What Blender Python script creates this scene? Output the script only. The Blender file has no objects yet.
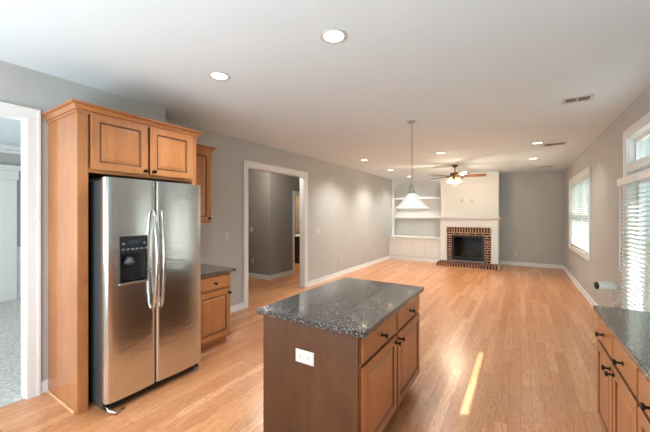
import bpy, bmesh, math, random
from mathutils import Vector, Matrix
random.seed(7)
S = bpy.context.scene
COL = S.collection
R = math.radians

# ------------------------------------------------------------------ camera
CAM_H = 1.587
cd = bpy.data.cameras.new('camera'); cam = bpy.data.objects.new('camera', cd); COL.objects.link(cam)
cam.location = (0, 0, CAM_H)
cam.rotation_euler = (R(90), 0, math.atan(195/310))
cd.sensor_width = 36; cd.lens = 36*310/650; cd.shift_y = -2/650; cd.clip_start = 0.05
S.camera = cam
# ------------------------------------------------------------------ colour management
S.view_settings.view_transform = 'Standard'; S.view_settings.look = 'None'
S.view_settings.gamma = 1; S.view_settings.use_curve_mapping = False
S.view_settings.exposure = 0.92
# ------------------------------------------------------------------ world
w = bpy.data.worlds.new('world'); S.world = w; w.use_nodes = True
bg = w.node_tree.nodes['Background']; bg.inputs[0].default_value = (0.74, 0.93, 0.97, 1); bg.inputs[1].default_value = 0.55
# ------------------------------------------------------------------ sun, daylight at the windows, added kitchen fill
def lamp(name, kind, loc, energy, color=(1,1,1), aim=None, parent=None, **kw):
    d = bpy.data.lights.new(name, kind); d.energy = energy; d.color = color
    for k, v in kw.items(): setattr(d, k, v)
    o = bpy.data.objects.new(name, d); COL.objects.link(o); o.location = loc
    if aim is not None:
        o.rotation_euler = (Vector(aim)).to_track_quat('-Z', 'Y').to_euler()
    if parent: o.parent = parent
    return o
SUN_DIR = Vector((-1, -0.6, -1.523))
lamp('sun', 'SUN', (5, 8, 10), 9.0, (1, .97, .92), SUN_DIR, angle=R(0.5))
lamp('daylight_patio', 'AREA', (1.75, 4.2, 1.3), 8, (.86, .94, 1), (-1, 0, 0), shape='RECTANGLE', size=2.3, size_y=1.4)
lamp('daylight_window', 'AREA', (1.75, 8.55, 1.6), 8, (.86, .94, 1), (-1, 0, 0), shape='RECTANGLE', size=1.5, size_y=2.5)
lamp('fill_kitchen', 'AREA', (-1.25, -1.6, 1.0), 88, (.84, .93, 1), (0, .8, 1), shape='RECTANGLE', size=4.4, size_y=1.3)  # unseen area lamp added behind the camera to lift the ceiling

# ------------------------------------------------------------------ materials
def lin(c):
    return tuple(((x/255)/12.92 if x/255 <= .04045 else ((x/255+.055)/1.055)**2.4) for x in c) + (1,)
class NT:
    def __init__(s, name):
        s.m = bpy.data.materials.new(name); s.m.use_nodes = True
        s.t = s.m.node_tree; s.b = s.t.nodes['Principled BSDF']; s.out = s.t.nodes['Material Output']
    def n(s, typ, **kw):
        x = s.t.nodes.new(typ)
        for k, v in kw.items(): setattr(x, k, v)
        return x
    def l(s, a, b): s.t.links.new(a, b)
    def math(s, op, a, b=None, clamp=False):
        x = s.n('ShaderNodeMath', operation=op); x.use_clamp = clamp
        for i, v in enumerate((a, b)):
            if v is None: continue
            if isinstance(v, (int, float)): x.inputs[i].default_value = v
            else: s.l(v, x.inputs[i])
        return x.outputs[0]
    def coord(s, scale=(1,1,1), rot=(0,0,0)):
        tc = s.n('ShaderNodeTexCoord'); mp = s.n('ShaderNodeMapping')
        mp.inputs['Scale'].default_value = scale; mp.inputs['Rotation'].default_value = rot
        s.l(tc.outputs['Object'], mp.inputs[0]); return mp.outputs[0]
    def noise(s, vec, scale, detail=4, rough=.55, dist=0):
        x = s.n('ShaderNodeTexNoise'); s.l(vec, x.inputs['Vector'])
        x.inputs['Scale'].default_value = scale; x.inputs['Detail'].default_value = detail
        x.inputs['Roughness'].default_value = rough; x.inputs['Distortion'].default_value = dist
        return x.outputs['Fac']
    def ramp(s, fac, stops):
        x = s.n('ShaderNodeValToRGB'); e = x.color_ramp.elements
        e[0].position, e[0].color = stops[0]; e[1].position, e[1].color = stops[-1]
        for p, c in stops[1:-1]:
            k = e.new(p); k.color = c
        s.l(fac, x.inputs[0]); return x.outputs[0]
    def mix(s, fac, a, b, typ='MIX'):
        x = s.n('ShaderNodeMix', data_type='RGBA', blend_type=typ)
        for i, v in ((0, fac), (6, a), (7, b)):
            if isinstance(v, (int, float, tuple)): x.inputs[i].default_value = v
            else: s.l(v, x.inputs[i])
        return x.outputs[2]
    def bump(s, h, strength=.2, dist=.01):
        x = s.n('ShaderNodeBump'); x.inputs['Strength'].default_value = strength; x.inputs['Distance'].default_value = dist
        s.l(h, x.inputs['Height']); s.l(x.outputs[0], s.b.inputs['Normal'])
    def set(s, **kw):
        for k, v in kw.items():
            i = s.b.inputs[k.replace('_', ' ')]
            if isinstance(v, (int, float, tuple)): i.default_value = v
            else: s.l(v, i)
        return s

def paint(name, c, rough=.6, var=.03, bump=.04):
    t = NT(name); v = t.coord(); f = t.noise(v, 2.5, 3)
    c1 = lin(c); c2 = tuple(x*(1-var*2) for x in c1[:3]) + (1,)
    t.set(Base_Color=t.ramp(f, [(.3, c2), (.7, c1)]), Roughness=rough)
    if bump: t.bump(t.noise(v, 260, 2), bump, .002)
    return t.m
def plain(name, c, rough=.4, metal=0, var=.04, scale=30, **kw):
    t = NT(name); v = t.coord(); f = t.noise(v, scale, 3)
    c1 = lin(c); c2 = tuple(x*(1-var*3) for x in c1[:3]) + (1,)
    t.set(Base_Color=t.ramp(f, [(.3, c2), (.7, c1)]), Roughness=rough, Metallic=metal, **kw)
    return t.m
def wood(name, c_dark, c_mid, c_light, rough=.32, axis='Z', coat=.25, scale=1.0):
    t = NT(name)
    sc = {'Z': (11, 11, 1.8), 'Y': (11, 1.8, 11), 'X': (1.8, 11, 11)}[axis]
    v = t.coord(tuple(a*scale for a in sc))
    f = t.noise(v, 1.0, 6, .6, .6); g = t.noise(v, 6, 3, .6)
    b = t.noise(t.coord(), 1.7, 2)
    h = t.math('ADD', t.math('MULTIPLY', f, .4), t.math('ADD', t.math('MULTIPLY', g, .2), t.math('MULTIPLY', b, .4)))
    t.set(Base_Color=t.ramp(h, [(.33, lin(c_dark)), (.5, lin(c_mid)), (.68, lin(c_light))]), Roughness=rough,
          Coat_Weight=coat, Coat_Roughness=.18)
    t.bump(g, .05, .002)
    return t.m
def make_floor():
    t = NT('oak_floor'); tc = t.n('ShaderNodeTexCoord'); sx = t.n('ShaderNodeSeparateXYZ'); t.l(tc.outputs['Object'], sx.inputs[0])
    X, Y = sx.outputs[0], sx.outputs[1]
    W, L = .083, 1.15
    u = t.math('DIVIDE', t.math('ADD', X, 20), W); row = t.math('FLOOR', u); fu = t.math('FRACT', u)
    wn = t.n('ShaderNodeTexWhiteNoise', noise_dimensions='1D'); t.l(row, wn.inputs['W'])
    q = t.math('ADD', t.math('DIVIDE', t.math('ADD', Y, 20), L), t.math('MULTIPLY', wn.outputs['Value'], 7.3))
    pl = t.math('FLOOR', q); fq = t.math('FRACT', q)
    cv = t.n('ShaderNodeCombineXYZ'); t.l(row, cv.inputs[0]); t.l(pl, cv.inputs[1])
    w2 = t.n('ShaderNodeTexWhiteNoise', noise_dimensions='2D'); t.l(cv.outputs[0], w2.inputs['Vector'])
    rnd = w2.outputs['Value']
    # grain, shifted per plank
    c2 = t.n('ShaderNodeCombineXYZ')
    t.l(t.math('ADD', t.math('MULTIPLY', X, 16), t.math('MULTIPLY', rnd, 37)), c2.inputs[0])
    t.l(t.math('ADD', t.math('MULTIPLY', Y, 1.6), t.math('MULTIPLY', rnd, 91)), c2.inputs[1])
    f = t.noise(c2.outputs[0], 1.0, 5, .55, 1.2)
    rings = t.math('ABSOLUTE', t.math('SINE', t.math('MULTIPLY', f, 26)))
    rings = t.math('POWER', rings, .75)
    fine = t.noise(c2.outputs[0], 9, 3, .6)
    base = t.ramp(rnd, [(0, lin((190,130,87))), (.35, lin((202,143,99))), (.7, lin((210,153,109))), (1, lin((221,169,127)))])
    grain = t.ramp(rings, [(0, lin((150,104,74))), (.4, lin((228,210,192))), (1, lin((255,255,255)))])
    col = t.mix(.62, base, grain, 'MULTIPLY')
    col = t.mix(t.math('MULTIPLY', fine, .22), col, lin((150,92,52)), 'MIX')
    gu = t.math('MINIMUM', fu, t.math('SUBTRACT', 1, fu)); gq = t.math('MULTIPLY', t.math('MINIMUM', fq, t.math('SUBTRACT', 1, fq)), L/W)
    g = t.math('MINIMUM', gu, gq)
    gap = t.math('DIVIDE', g, .022, True)
    col = t.mix(gap, lin((122,76,45)), col)
    t.set(Base_Color=col, Roughness=t.math('ADD', .26, t.math('MULTIPLY', fine, .12)), Coat_Weight=.25, Coat_Roughness=.2, Specular_IOR_Level=.5)
    t.bump(t.math('ADD', t.math('MULTIPLY', gap, .6), t.math('MULTIPLY', fine, .25)), .12, .003)
    return t.m
def make_granite():
    t = NT('granite'); v = t.coord()
    vo = t.n('ShaderNodeTexVoronoi'); t.l(v, vo.inputs['Vector']); vo.inputs['Scale'].default_value = 185
    wn = t.n('ShaderNodeTexWhiteNoise', noise_dimensions='3D'); t.l(vo.outputs['Position'], wn.inputs['Vector'])
    f = t.math('ADD', t.math('MULTIPLY', wn.outputs['Value'], .7), t.math('MULTIPLY', t.noise(v, 14, 4, .7), .4))
    c = t.ramp(f, [(.22, lin((8,9,10))), (.5, lin((24,25,28))), (.66, lin((66,66,68))), (.82, lin((124,121,116))), (.97, lin((165,161,156)))])
    t.set(Base_Color=c, Roughness=.12, Specular_IOR_Level=.7, Coat_Weight=.4, Coat_Roughness=.04)
    return t.m
def make_steel(name='stainless_steel', rough=.2, wave=.05):
    t = NT(name); v = t.coord((60, 60, .8)); f = t.noise(v, 6, 3)
    t.set(Base_Color=t.ramp(f, [(.3, lin((200,199,195))), (.7, lin((220,219,215)))]), Metallic=1.0, Roughness=t.math('ADD', rough, t.math('MULTIPLY', f, .05)))
    if wave:
        h = t.noise(t.coord((1, 2.0, 5.5)), 2.6, 2, .45, .6); t.bump(h, wave, .03)
    return t.m
def make_carpet():
    t = NT('carpet_pile'); v = t.coord(); f = t.noise(v, 110, 5, .8); g = t.noise(v, 26, 3, .7)
    h = t.math('ADD', t.math('MULTIPLY', f, .65), t.math('MULTIPLY', g, .35))
    t.set(Base_Color=t.ramp(h, [(.38, lin((152,150,146))), (.5, lin((202,200,195))), (.62, lin((238,235,229)))]), Roughness=.95)
    t.bump(h, .8, .02); return t.m
def make_glass():
    t = NT('window_glass'); tr = t.n('ShaderNodeBsdfTransparent'); gl = t.n('ShaderNodeBsdfGlossy'); gl.inputs['Roughness'].default_value = .02
    tr.inputs[0].default_value = (.94, .98, .97, 1)
    mx = t.n('ShaderNodeMixShader'); lw = t.n('ShaderNodeLayerWeight'); lw.inputs['Blend'].default_value = .5
    t.l(t.math('ADD', t.math('MULTIPLY', t.math('POWER', lw.outputs['Facing'], 4.5), .6), .035), mx.inputs[0]); t.l(tr.outputs[0], mx.inputs[1]); t.l(gl.outputs[0], mx.inputs[2]); t.l(mx.outputs[0], t.out.inputs[0])
    return t.m
def make_frosted(name, c, emit, estr, alpha=.0):
    t = NT(name); v = t.coord(); f = t.noise(v, 12, 3)
    t.set(Base_Color=t.ramp(f, [(.3, lin(tuple(x*.95 for x in c))), (.7, lin(c))]), Roughness=.35, Emission_Color=lin(emit), Emission_Strength=estr)
    return t.m
def glow(name, c, s):
    t = NT(name); t.set(Base_Color=lin(c), Emission_Color=lin(c), Emission_Strength=s); return t.m
def make_slat():
    t = NT('blind_slat'); v = t.coord(); f = t.noise(v, 5, 2)
    col = t.ramp(f, [(.3, lin((232,232,228))), (.7, lin((244,244,240)))])
    t.set(Base_Color=col, Roughness=.45)
    tl = t.n('ShaderNodeBsdfTranslucent'); t.l(col, tl.inputs[0]); mx = t.n('ShaderNodeMixShader'); mx.inputs[0].default_value = .18
    t.l(t.b.outputs[0], mx.inputs[1]); t.l(tl.outputs[0], mx.inputs[2]); t.l(mx.outputs[0], t.out.inputs[0])
    return t.m
def make_brick():
    t = NT('brick_red'); v = t.coord(); vo = t.noise(v, 9, 1, .4); f = t.noise(v, 70, 4, .7)
    h = t.math('ADD', t.math('MULTIPLY', vo, .75), t.math('MULTIPLY', f, .25))
    t.set(Base_Color=t.ramp(h, [(.35, lin((48,27,22))), (.5, lin((92,48,34))), (.65, lin((134,74,50)))]), Roughness=.85)
    t.bump(f, .4, .005); return t.m
def make_leaf():
    t = NT('foliage'); v = t.coord(); f = t.noise(v, 7, 5, .75)
    t.set(Base_Color=t.ramp(f, [(.35, lin((48,82,68))), (.5, lin((92,132,112))), (.65, lin((140,172,150)))]), Roughness=.8)
    t.bump(f, 1, .2); return t.m

M = dict(
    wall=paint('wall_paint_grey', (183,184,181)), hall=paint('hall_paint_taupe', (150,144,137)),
    ceil=paint('ceiling_paint', (220,232,238), .85, .01, .02), white=paint('trim_paint_white', (228,230,230), .38, .01, 0),
    cream=paint('cabinet_paint_cream', (225,224,220), .42, .015, 0),
    floor=make_floor(), granite=make_granite(), steel=make_steel(), steel_h=make_steel('polished_handle_steel', .12, 0),
    maple=wood('maple_stained', (154,92,50), (175,113,66), (190,129,79)),
    maple_x=wood('maple_stained_across', (154,92,50), (175,113,66), (190,129,79), axis='Y'),
    maple_e=wood('maple_stained_crosswise', (154,92,50), (175,113,66), (190,129,79), axis='X'),
    glaze_gap_shade=wood('dark_glaze_and_gap_shade', (92,52,28), (112,66,36), (130,80,46)),  # groove glaze; also paints gap shadow on door and drawer edges
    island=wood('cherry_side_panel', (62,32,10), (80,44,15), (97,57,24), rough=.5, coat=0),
    shoe=wood('pale_pine_moulding', (200,150,104), (222,176,130), (232,192,150), axis='X'),
    bronze=plain('oil_rubbed_bronze', (38,30,26), .32, .8), black=plain('black_plastic', (22,22,23), .35), side=plain('charcoal_enamel', (74,76,78), .45, .2),
    plate=plain('plate_plastic_white', (204,202,196), .4, 0, .005), slot=plain('dark_slot', (60,56,52), .6),
    carpet=make_carpet(), glass=make_glass(), slat=make_slat(), brick=make_brick(), mortar=paint('mortar', (208,192,164), .9, .06, .3),
    vent=plain('vent_white_metal', (206,203,198), .4), ventdark=plain('vent_dark_cavity', (60,58,56), .8),
    nickel=plain('brushed_nickel', (196,194,190), .38, .8), brass=plain('antique_brass', (120,100,70), .3, .9),
    blade=wood('walnut_fan_blade', (96,60,36), (126,82,52), (150,104,70), axis='X'),
    shade=make_frosted('alabaster_glass', (226,230,226), (238,240,236), .32), fshade=make_frosted('amber_frosted_glass', (250,226,176), (255,214,150), 1.1),
    led=glow('cool_downlight_lens', (255,250,240), 4), ledw=glow('warm_downlight_lens', (255,236,206), 4), bulb=glow('lamp_bulb', (255,236,205), 12),
    log=plain('ceramic_log', (112,102,92), .9, 0, .15, 8), fireglass=plain('smoked_glass', (16,16,17), .1), iron=plain('black_iron', (24,23,23), .5, .3),
    firebox=plain('sooty_firebox', (26,24,23), .9), leaf=make_leaf(), lawn=paint('lawn_grass', (84,98,72), .9, .2, .3),
    display=plain('dispenser_display', (46,56,62), .15), grey=plain('grey_plastic', (120,122,124), .4), vanity=wood('espresso_vanity', (40,24,16), (58,34,22), (74,46,30)),
    mirror=plain('mirror_silver', (225,225,222), .03, 1.0, .0), eave=paint('soffit_paint', (214,212,206), .7), knit=plain('white_cable', (230,230,228), .5),
)

# ------------------------------------------------------------------ mesh helpers
def obj(name, bm, mat, parent=None, smooth=False, bevel=0, **props):
    bmesh.ops.recalc_face_normals(bm, faces=bm.faces[:])
    me = bpy.data.meshes.new(name); bm.to_mesh(me); bm.free()
    for m in (mat if isinstance(mat, (list, tuple)) else [mat]): me.materials.append(m)
    o = bpy.data.objects.new(name, me); COL.objects.link(o)
    if smooth:
        for p in me.polygons: p.use_smooth = True
    if parent: o.parent = parent
    if bevel:
        b = o.modifiers.new('bevel', 'BEVEL'); b.width = bevel; b.segments = 2; b.limit_method = 'ANGLE'; b.angle_limit = R(40)
    for k, v in props.items(): o[k] = v
    return o
def box(bm, x0, x1, y0, y1, z0, z1, mi=0):
    x0, x1 = sorted((x0, x1)); y0, y1 = sorted((y0, y1)); z0, z1 = sorted((z0, z1))
    v = [bm.verts.new(p) for p in ((x0,y0,z0),(x1,y0,z0),(x1,y1,z0),(x0,y1,z0),(x0,y0,z1),(x1,y0,z1),(x1,y1,z1),(x0,y1,z1))]
    for f in ((0,3,2,1),(4,5,6,7),(0,1,5,4),(1,2,6,5),(2,3,7,6),(3,0,4,7)):
        bm.faces.new([v[i] for i in f]).material_index = mi
def boxes(*bs):
    bm = bmesh.new()
    for b in bs: box(bm, *b)
    return bm
def panel(bm, o, u, v, n, w, h, prof, glaze_gap_shade=()):
    """nested rectangles: prof = [(inset, height along n), ...], closed at both ends"""
    o, u, v, n = Vector(o), Vector(u), Vector(v), Vector(n); loops = []
    for i, d in prof:
        loops.append([bm.verts.new(o + u*a + v*b + n*d) for a, b in ((i,i),(w-i,i),(w-i,h-i),(i,h-i))])
    bm.faces.new(loops[0][::-1]); bm.faces.new(loops[-1])
    for j, (A, B) in enumerate(zip(loops, loops[1:])):
        for k in range(4): bm.faces.new((A[k], A[(k+1)%4], B[(k+1)%4], B[k])).material_index = 1 if j in glaze_gap_shade else 0
    return bm
GD, GW = (0, 3, 4), (0,)  # grooves are glazed; outer edge loop is darkened as painted gap shadow
def door_prof(t=.02, fw=.06):
    return [(0,0),(0,t-.004),(.004,t),(fw,t),(fw+.008,t-.009),(fw+.016,t-.009),(fw+.04,t-.001),(fw+.044,t-.001)]
def drawer_prof(t=.02): return [(0,0),(0,t-.006),(.006,t-.001),(.012,t)]
def lathe(bm, prof, seg=24, M4=Matrix(), close=True):
    rings = []
    for r, z in prof:
        rings.append([bm.verts.new(M4 @ Vector((r*math.cos(2*math.pi*k/seg), r*math.sin(2*math.pi*k/seg), z))) for k in range(seg)])
    for A, B in zip(rings, rings[1:]):
        for k in range(seg): bm.faces.new((A[k], A[(k+1)%seg], B[(k+1)%seg], B[k]))
    if close: bm.faces.new(rings[0][::-1]); bm.faces.new(rings[-1])
    return bm
def tube(bm, pts, r, seg=8):
    pts = [Vector(p) for p in pts]; rings = []
    rr = r if isinstance(r, (list, tuple)) else [r]*len(pts)
    t0 = (pts[1]-pts[0]).normalized(); ref = t0.orthogonal().normalized()
    for i, p in enumerate(pts):
        t = (pts[min(i+1, len(pts)-1)] - pts[max(i-1, 0)]).normalized()
        ref = (ref - t*ref.dot(t)).normalized(); b = t.cross(ref)
        rings.append([bm.verts.new(p + (ref*math.cos(2*math.pi*k/seg) + b*math.sin(2*math.pi*k/seg))*rr[i]) for k in range(seg)])
    for A, B in zip(rings, rings[1:]):
        for k in range(seg): bm.faces.new((A[k], A[(k+1)%seg], B[(k+1)%seg], B[k]))
    bm.faces.new(rings[0][::-1]); bm.faces.new(rings[-1]); return bm
def extrude_poly(bm, pts, d):
    """pts: list of Vector, extruded by vector d"""
    a = [bm.verts.new(p) for p in pts]; b = [bm.verts.new(Vector(p)+Vector(d)) for p in pts]
    bm.faces.new(a[::-1]); bm.faces.new(b)
    for k in range(len(a)): bm.faces.new((a[k], a[(k+1)%len(a)], b[(k+1)%len(a)], b[k]))
    return bm
def rotz(a): return Matrix.Rotation(a, 4, 'Z')
def thing(name, label, cat, loc=(0,0,0), rz=0, group=None):
    o = bpy.data.objects.new(name, None); COL.objects.link(o); o.location = loc; o.rotation_euler = (0,0,rz); o.empty_display_size = .1
    o['label'] = label; o['category'] = cat
    if group: o['group'] = group
    return o
def tag(o, label, cat, group=None):
    o['label'] = label; o['category'] = cat
    if group: o['group'] = group
    return o
def struct(name, bm, mat, bevel=0, parent=None):
    o = obj(name, bm, mat, parent, bevel=bevel)
    if not parent: o['kind'] = 'structure'
    return o
def copy_tree(o, parent=None):
    c = o.copy(); COL.objects.link(c)
    if parent: c.parent = parent
    for ch in list(o.children): copy_tree(ch, c)
    return c

# ------------------------------------------------------------------ the room
CEIL = 2.84; XR = 1.07; XL = -3.93; XK = -3.58; YB = 11.25; Y0 = -1.6; T = .14
struct('floor', boxes((XL-.12, XR+T, Y0, YB+.1, -.1, 0), (-7.2, XL-.12, 2.75, 9.3, -.1, 0)), M['floor'])
struct('ceiling', boxes((-8.1, XR+T, Y0, YB+.1, CEIL, CEIL+.12)), M['ceil'])
def wall_y(x0, x1, y0, y1, holes, z1=CEIL):
    """wall running along Y with holes [(ya, yb, za, zb)]"""
    bm = bmesh.new(); y = y0
    for a, b, c, d in sorted(holes):
        box(bm, x0, x1, y, a, 0, z1)
        if c > 0: box(bm, x0, x1, a, b, 0, c)
        if d < z1: box(bm, x0, x1, a, b, d, z1)
        y = b
    box(bm, x0, x1, y, y1, 0, z1); return bm
DOOR = (3.5, 4.95, 0, 2.47); WIN = (7.29, 9.82, .83, 2.35)
struct('wall_right', wall_y(XR, XR+T, Y0, YB, [DOOR, WIN]), M['wall'])
PASS = (3.76, 5.42, 0, 2.40)
wl = wall_y(XL-.12, XL, 2.0, YB, [PASS]); struct('wall_left', wl, M['wall'])
KOP = (-1.1, .897, 0, 2.42)
wk = wall_y(XK-.12, XK, Y0, 2.12, [KOP]); box(wk, XL, XK-.12, 2.0, 2.12, 0, CEIL)
struct('wall_kitchen', wk, M['wall'])
struct('wall_back', boxes((XL-.12, XR+T, YB, YB+.12, 0, CEIL)), M['wall'])
# beyond the left opening: carpeted room
struct('floor_carpet', boxes((-8.1, XK-.12, Y0, 2.6, -.1, .005), (XK-.12, XK-.02, KOP[0], KOP[1], -.005, .006)), M['carpet'])
struct('wall_den_far', boxes((-8.1, -7.96, Y0, 2.6, 0, CEIL)), M['wall'])
struct('wall_den_side', boxes((-8.1, XL-.12, 2.6, 2.72, 0, CEIL)), M['wall'])
wn_ = boxes((-7.96, -7.94, Y0, 2.6, 0, .96), (-7.96, -7.915, Y0, 2.6, .93, .97), (-7.96, -7.925, Y0, 2.6, 0, .14))
for k in range(9):
    panel(wn_, (-7.94, -1.5+k*.46, .22), (0,1,0), (0,0,1), (1,0,0), .38, .62, [(0,0),(0,.012),(.02,.012),(.028,.003),(.03,.003)])
struct('trim_1', wn_, M['white'])
struct('trim_2', boxes((-7.96, -7.86, Y0, 2.6, 2.76, CEIL), (-7.96, -7.91, Y0, 2.6, 2.70, 2.76)), M['white'], .01)
dn = boxes((-7.96, -7.90, 1.60, 1.83, 0, 2.22), (-7.96, -7.90, .40, .63, 0, 2.22), (-7.96, -7.88, .38, 1.85, 2.22, 2.38), (-7.96, -7.84, .33, 1.90, 2.38, 2.42), (-7.96, -7.80, .28, 1.95, 2.42, 2.47))
struct('trim_3', dn, M['white'], .008)
dd = bmesh.new(); panel(dd, (-7.955, .63, 0), (0,1,0), (0,0,1), (1,0,0), .97, 2.2, [(0,0),(0,.02),(.12,.02),(.13,.01),(.14,.01)])
struct('door_3', dd, M['white'])
# beyond the doorway: hall and powder room
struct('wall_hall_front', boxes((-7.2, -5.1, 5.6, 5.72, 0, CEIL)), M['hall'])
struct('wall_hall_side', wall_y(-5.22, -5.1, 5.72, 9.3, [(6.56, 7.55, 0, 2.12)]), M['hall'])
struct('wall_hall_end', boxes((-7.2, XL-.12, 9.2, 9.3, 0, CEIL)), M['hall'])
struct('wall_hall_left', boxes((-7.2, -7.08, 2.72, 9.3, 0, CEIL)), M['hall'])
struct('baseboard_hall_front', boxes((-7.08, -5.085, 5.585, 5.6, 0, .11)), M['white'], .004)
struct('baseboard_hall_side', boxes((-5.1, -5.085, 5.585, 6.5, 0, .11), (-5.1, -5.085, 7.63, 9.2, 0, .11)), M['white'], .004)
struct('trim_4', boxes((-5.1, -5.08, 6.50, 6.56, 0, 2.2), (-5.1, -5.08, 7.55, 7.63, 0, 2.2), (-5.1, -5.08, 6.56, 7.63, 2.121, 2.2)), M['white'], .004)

# casings
def casing(name, x, side, hole, wd=.09, th=.02, jamb=None):
    a, b, c, d = hole; s = side
    lo = 0 if c == 0 else c
    bm = boxes((x, x+s*th, a-wd, a+.012, lo, d-.012), (x, x+s*th, b-.012, b+wd, lo, d-.012), (x, x+s*th, a-wd, b+wd, d-.012, d+wd))
    for (p, q, r0, r1) in ((a-wd-.002, a-wd+.02, 0, d+wd-.02), (b+wd-.02, b+wd+.002, 0, d+wd-.02)):
        box(bm, x, x+s*(th+.008), p, q, 0 if c == 0 else c-wd, r1)
    box(bm, x, x+s*(th+.008), a-wd-.002, b+wd+.002, d+wd-.02, d+wd+.002)
    if c > 0: box(bm, x, x+s*(th+.012), a-wd-.004, b+wd+.004, c-wd-.002, c)
    if jamb:
        box(bm, x, x-s*jamb, a, a+.018, c, d); box(bm, x, x-s*jamb, b-.018, b, c, d); box(bm, x, x-s*jamb, a, b, d-.018, d)
        if c > 0: box(bm, x, x-s*jamb, a, b, c, c+.018)
    return struct(name, bm, M['white'], .003)
casing('trim_5', XL, 1, PASS, jamb=.12)
casing('trim_6', XK, 1, KOP, wd=.075, jamb=.12)
casing('trim_7', XR, -1, DOOR, jamb=.14)
casing('trim_8', XR, -1, WIN, wd=.09, jamb=.14)
def base(name, *segs): struct(name, boxes(*segs), M['white'], .005)
base('baseboard_left', (XL, XL+.016, 2.66, 3.67, 0, .11), (XL, XL+.016, 5.51, 10.5, 0, .11), (XL, XL+.026, 2.66, 3.67, 0, .02), (XL, XL+.026, 5.51, 10.5, 0, .02))
base('baseboard_back', (-.535, XR, YB-.016, YB, 0, .11), (-.535, XR, YB-.026, YB, 0, .02))
base('baseboard_right', (XR-.016, XR, 5.04, YB, 0, .11), (XR-.026, XR, 5.04, YB, 0, .02))
base('baseboard_kitchen', (XK, XK+.016, .97, 1.03, 0, .11))

# outside: lawn, eave, hedge
struct('ground', boxes((XR+T, 30, -12, 30, -.5, -.3)), M['lawn'])
EAVE_X = 0
struct('eave', boxes((XR+T, XR+T+.285, -2, 14, 2.93, 3.0)), M['eave'])
def bush(name, label, loc, r, sq, seed):
    bm = bmesh.new(); bmesh.ops.create_icosphere(bm, subdivisions=5, radius=1)
    rnd = random.Random(seed); ph = [(Vector((rnd.uniform(-1,1), rnd.uniform(-1,1), rnd.uniform(-1,1)))*f, rnd.uniform(0, 6)) for f in (3,4,5,9,11,14,22,26)]
    for v in bm.verts:
        d = sum(math.sin(v.co.dot(a)+p)/(1+.25*i) for i, (a, p) in enumerate(ph))
        v.co = Vector((v.co.x*r, v.co.y*r*sq, (v.co.z+.9)*r*1.1))*(1+.06*d)
    o = obj(name, bm, M['leaf'], smooth=True); o.location = loc; tag(o, label, 'shrub', 'garden shrubs outside'); return o
for i, (y, r, lab) in enumerate(((5.5, 1.4, 'green shrub outside opposite the patio door'), (10.5, 1.3, 'green shrub outside between patio door and window'), (15.8, 1.5, 'green shrub outside seen through the window slats'), (0.5, 1.4, 'green shrub outside nearest the kitchen'))):
    bush('garden_shrub', lab, (6.2+.4*i, y, -.45), r, 1.5, i)

# ------------------------------------------------------------------ chimney breast (structure) and fireplace
CX0, CX1, CY = -2.17, -.535, 10.5
ch = boxes((CX0, -1.84, CY, YB, 0, CEIL), (-.91, CX1, CY, YB, 0, CEIL), (-1.84, -.91, CY, YB, .93, CEIL), (-1.84, -.91, CY, YB, 0, .14), (-1.84, -.91, YB-.1, YB, .14, .93))
struct('trim_10', boxes((CX0, CX1, CY-.06, CY-.001, CEIL-.06, CEIL-.001), (CX0, CX1, CY-.035, CY-.001, CEIL-.13, CEIL-.06)), M['cream'])
box(ch, CX0, CX0+.09, CY-.015, CY, 1.56, CEIL-.32); box(ch, CX1-.09, CX1, CY-.015, CY, 1.56, CEIL-.32); box(ch, CX0, CX1, CY-.015, CY, CEIL-.32, CEIL-.13); box(ch, CX0, CX1, CY-.015, CY, 1.50, 1.56)
struct('wall_chimney', ch, M['cream'])
# mantel
mt = thing('mantelpiece', 'white painted mantelpiece with pilasters framing the brick fireplace', 'mantel', (-1.35, CY, 0))
def loc_boxes(o, *bs):
    x, y, z = o.location; bm = bmesh.new()
    for b in bs: box(bm, b[0]-x, b[1]-x, b[2]-y, b[3]-y, b[4]-z, b[5]-z)
    return bm
obj('mantel_shelf', loc_boxes(mt, (-2.24, -.47, CY-.20, CY-.016, 1.455, 1.495), (-2.21, -.50, CY-.16, CY-.001, 1.425, 1.455), (-2.19, -.52, CY-.12, CY-.001, 1.395, 1.425)), M['white'], mt, bevel=.004)
obj('frieze', loc_boxes(mt, (-2.16, -.545, CY-.09, CY-.001, 1.18, 1.395), (-2.17, -.535, CY-.10, CY-.001, 1.22, 1.24)), M['white'], mt, bevel=.003)
for a, b in ((-2.16, -1.98), (-.725, -.545)):
    obj('pilaster', loc_boxes(mt, (a, b, CY-.09, CY-.001, .11, 1.18), (a-.01, b+.01, CY-.10, CY-.001, .11, .22), (a-.01, b+.01, CY-.10, CY-.001, 1.12, 1.18), (a+.03, b-.03, CY-.096, CY-.05, .3, 1.05)), M['white'], mt, bevel=.003)
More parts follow.
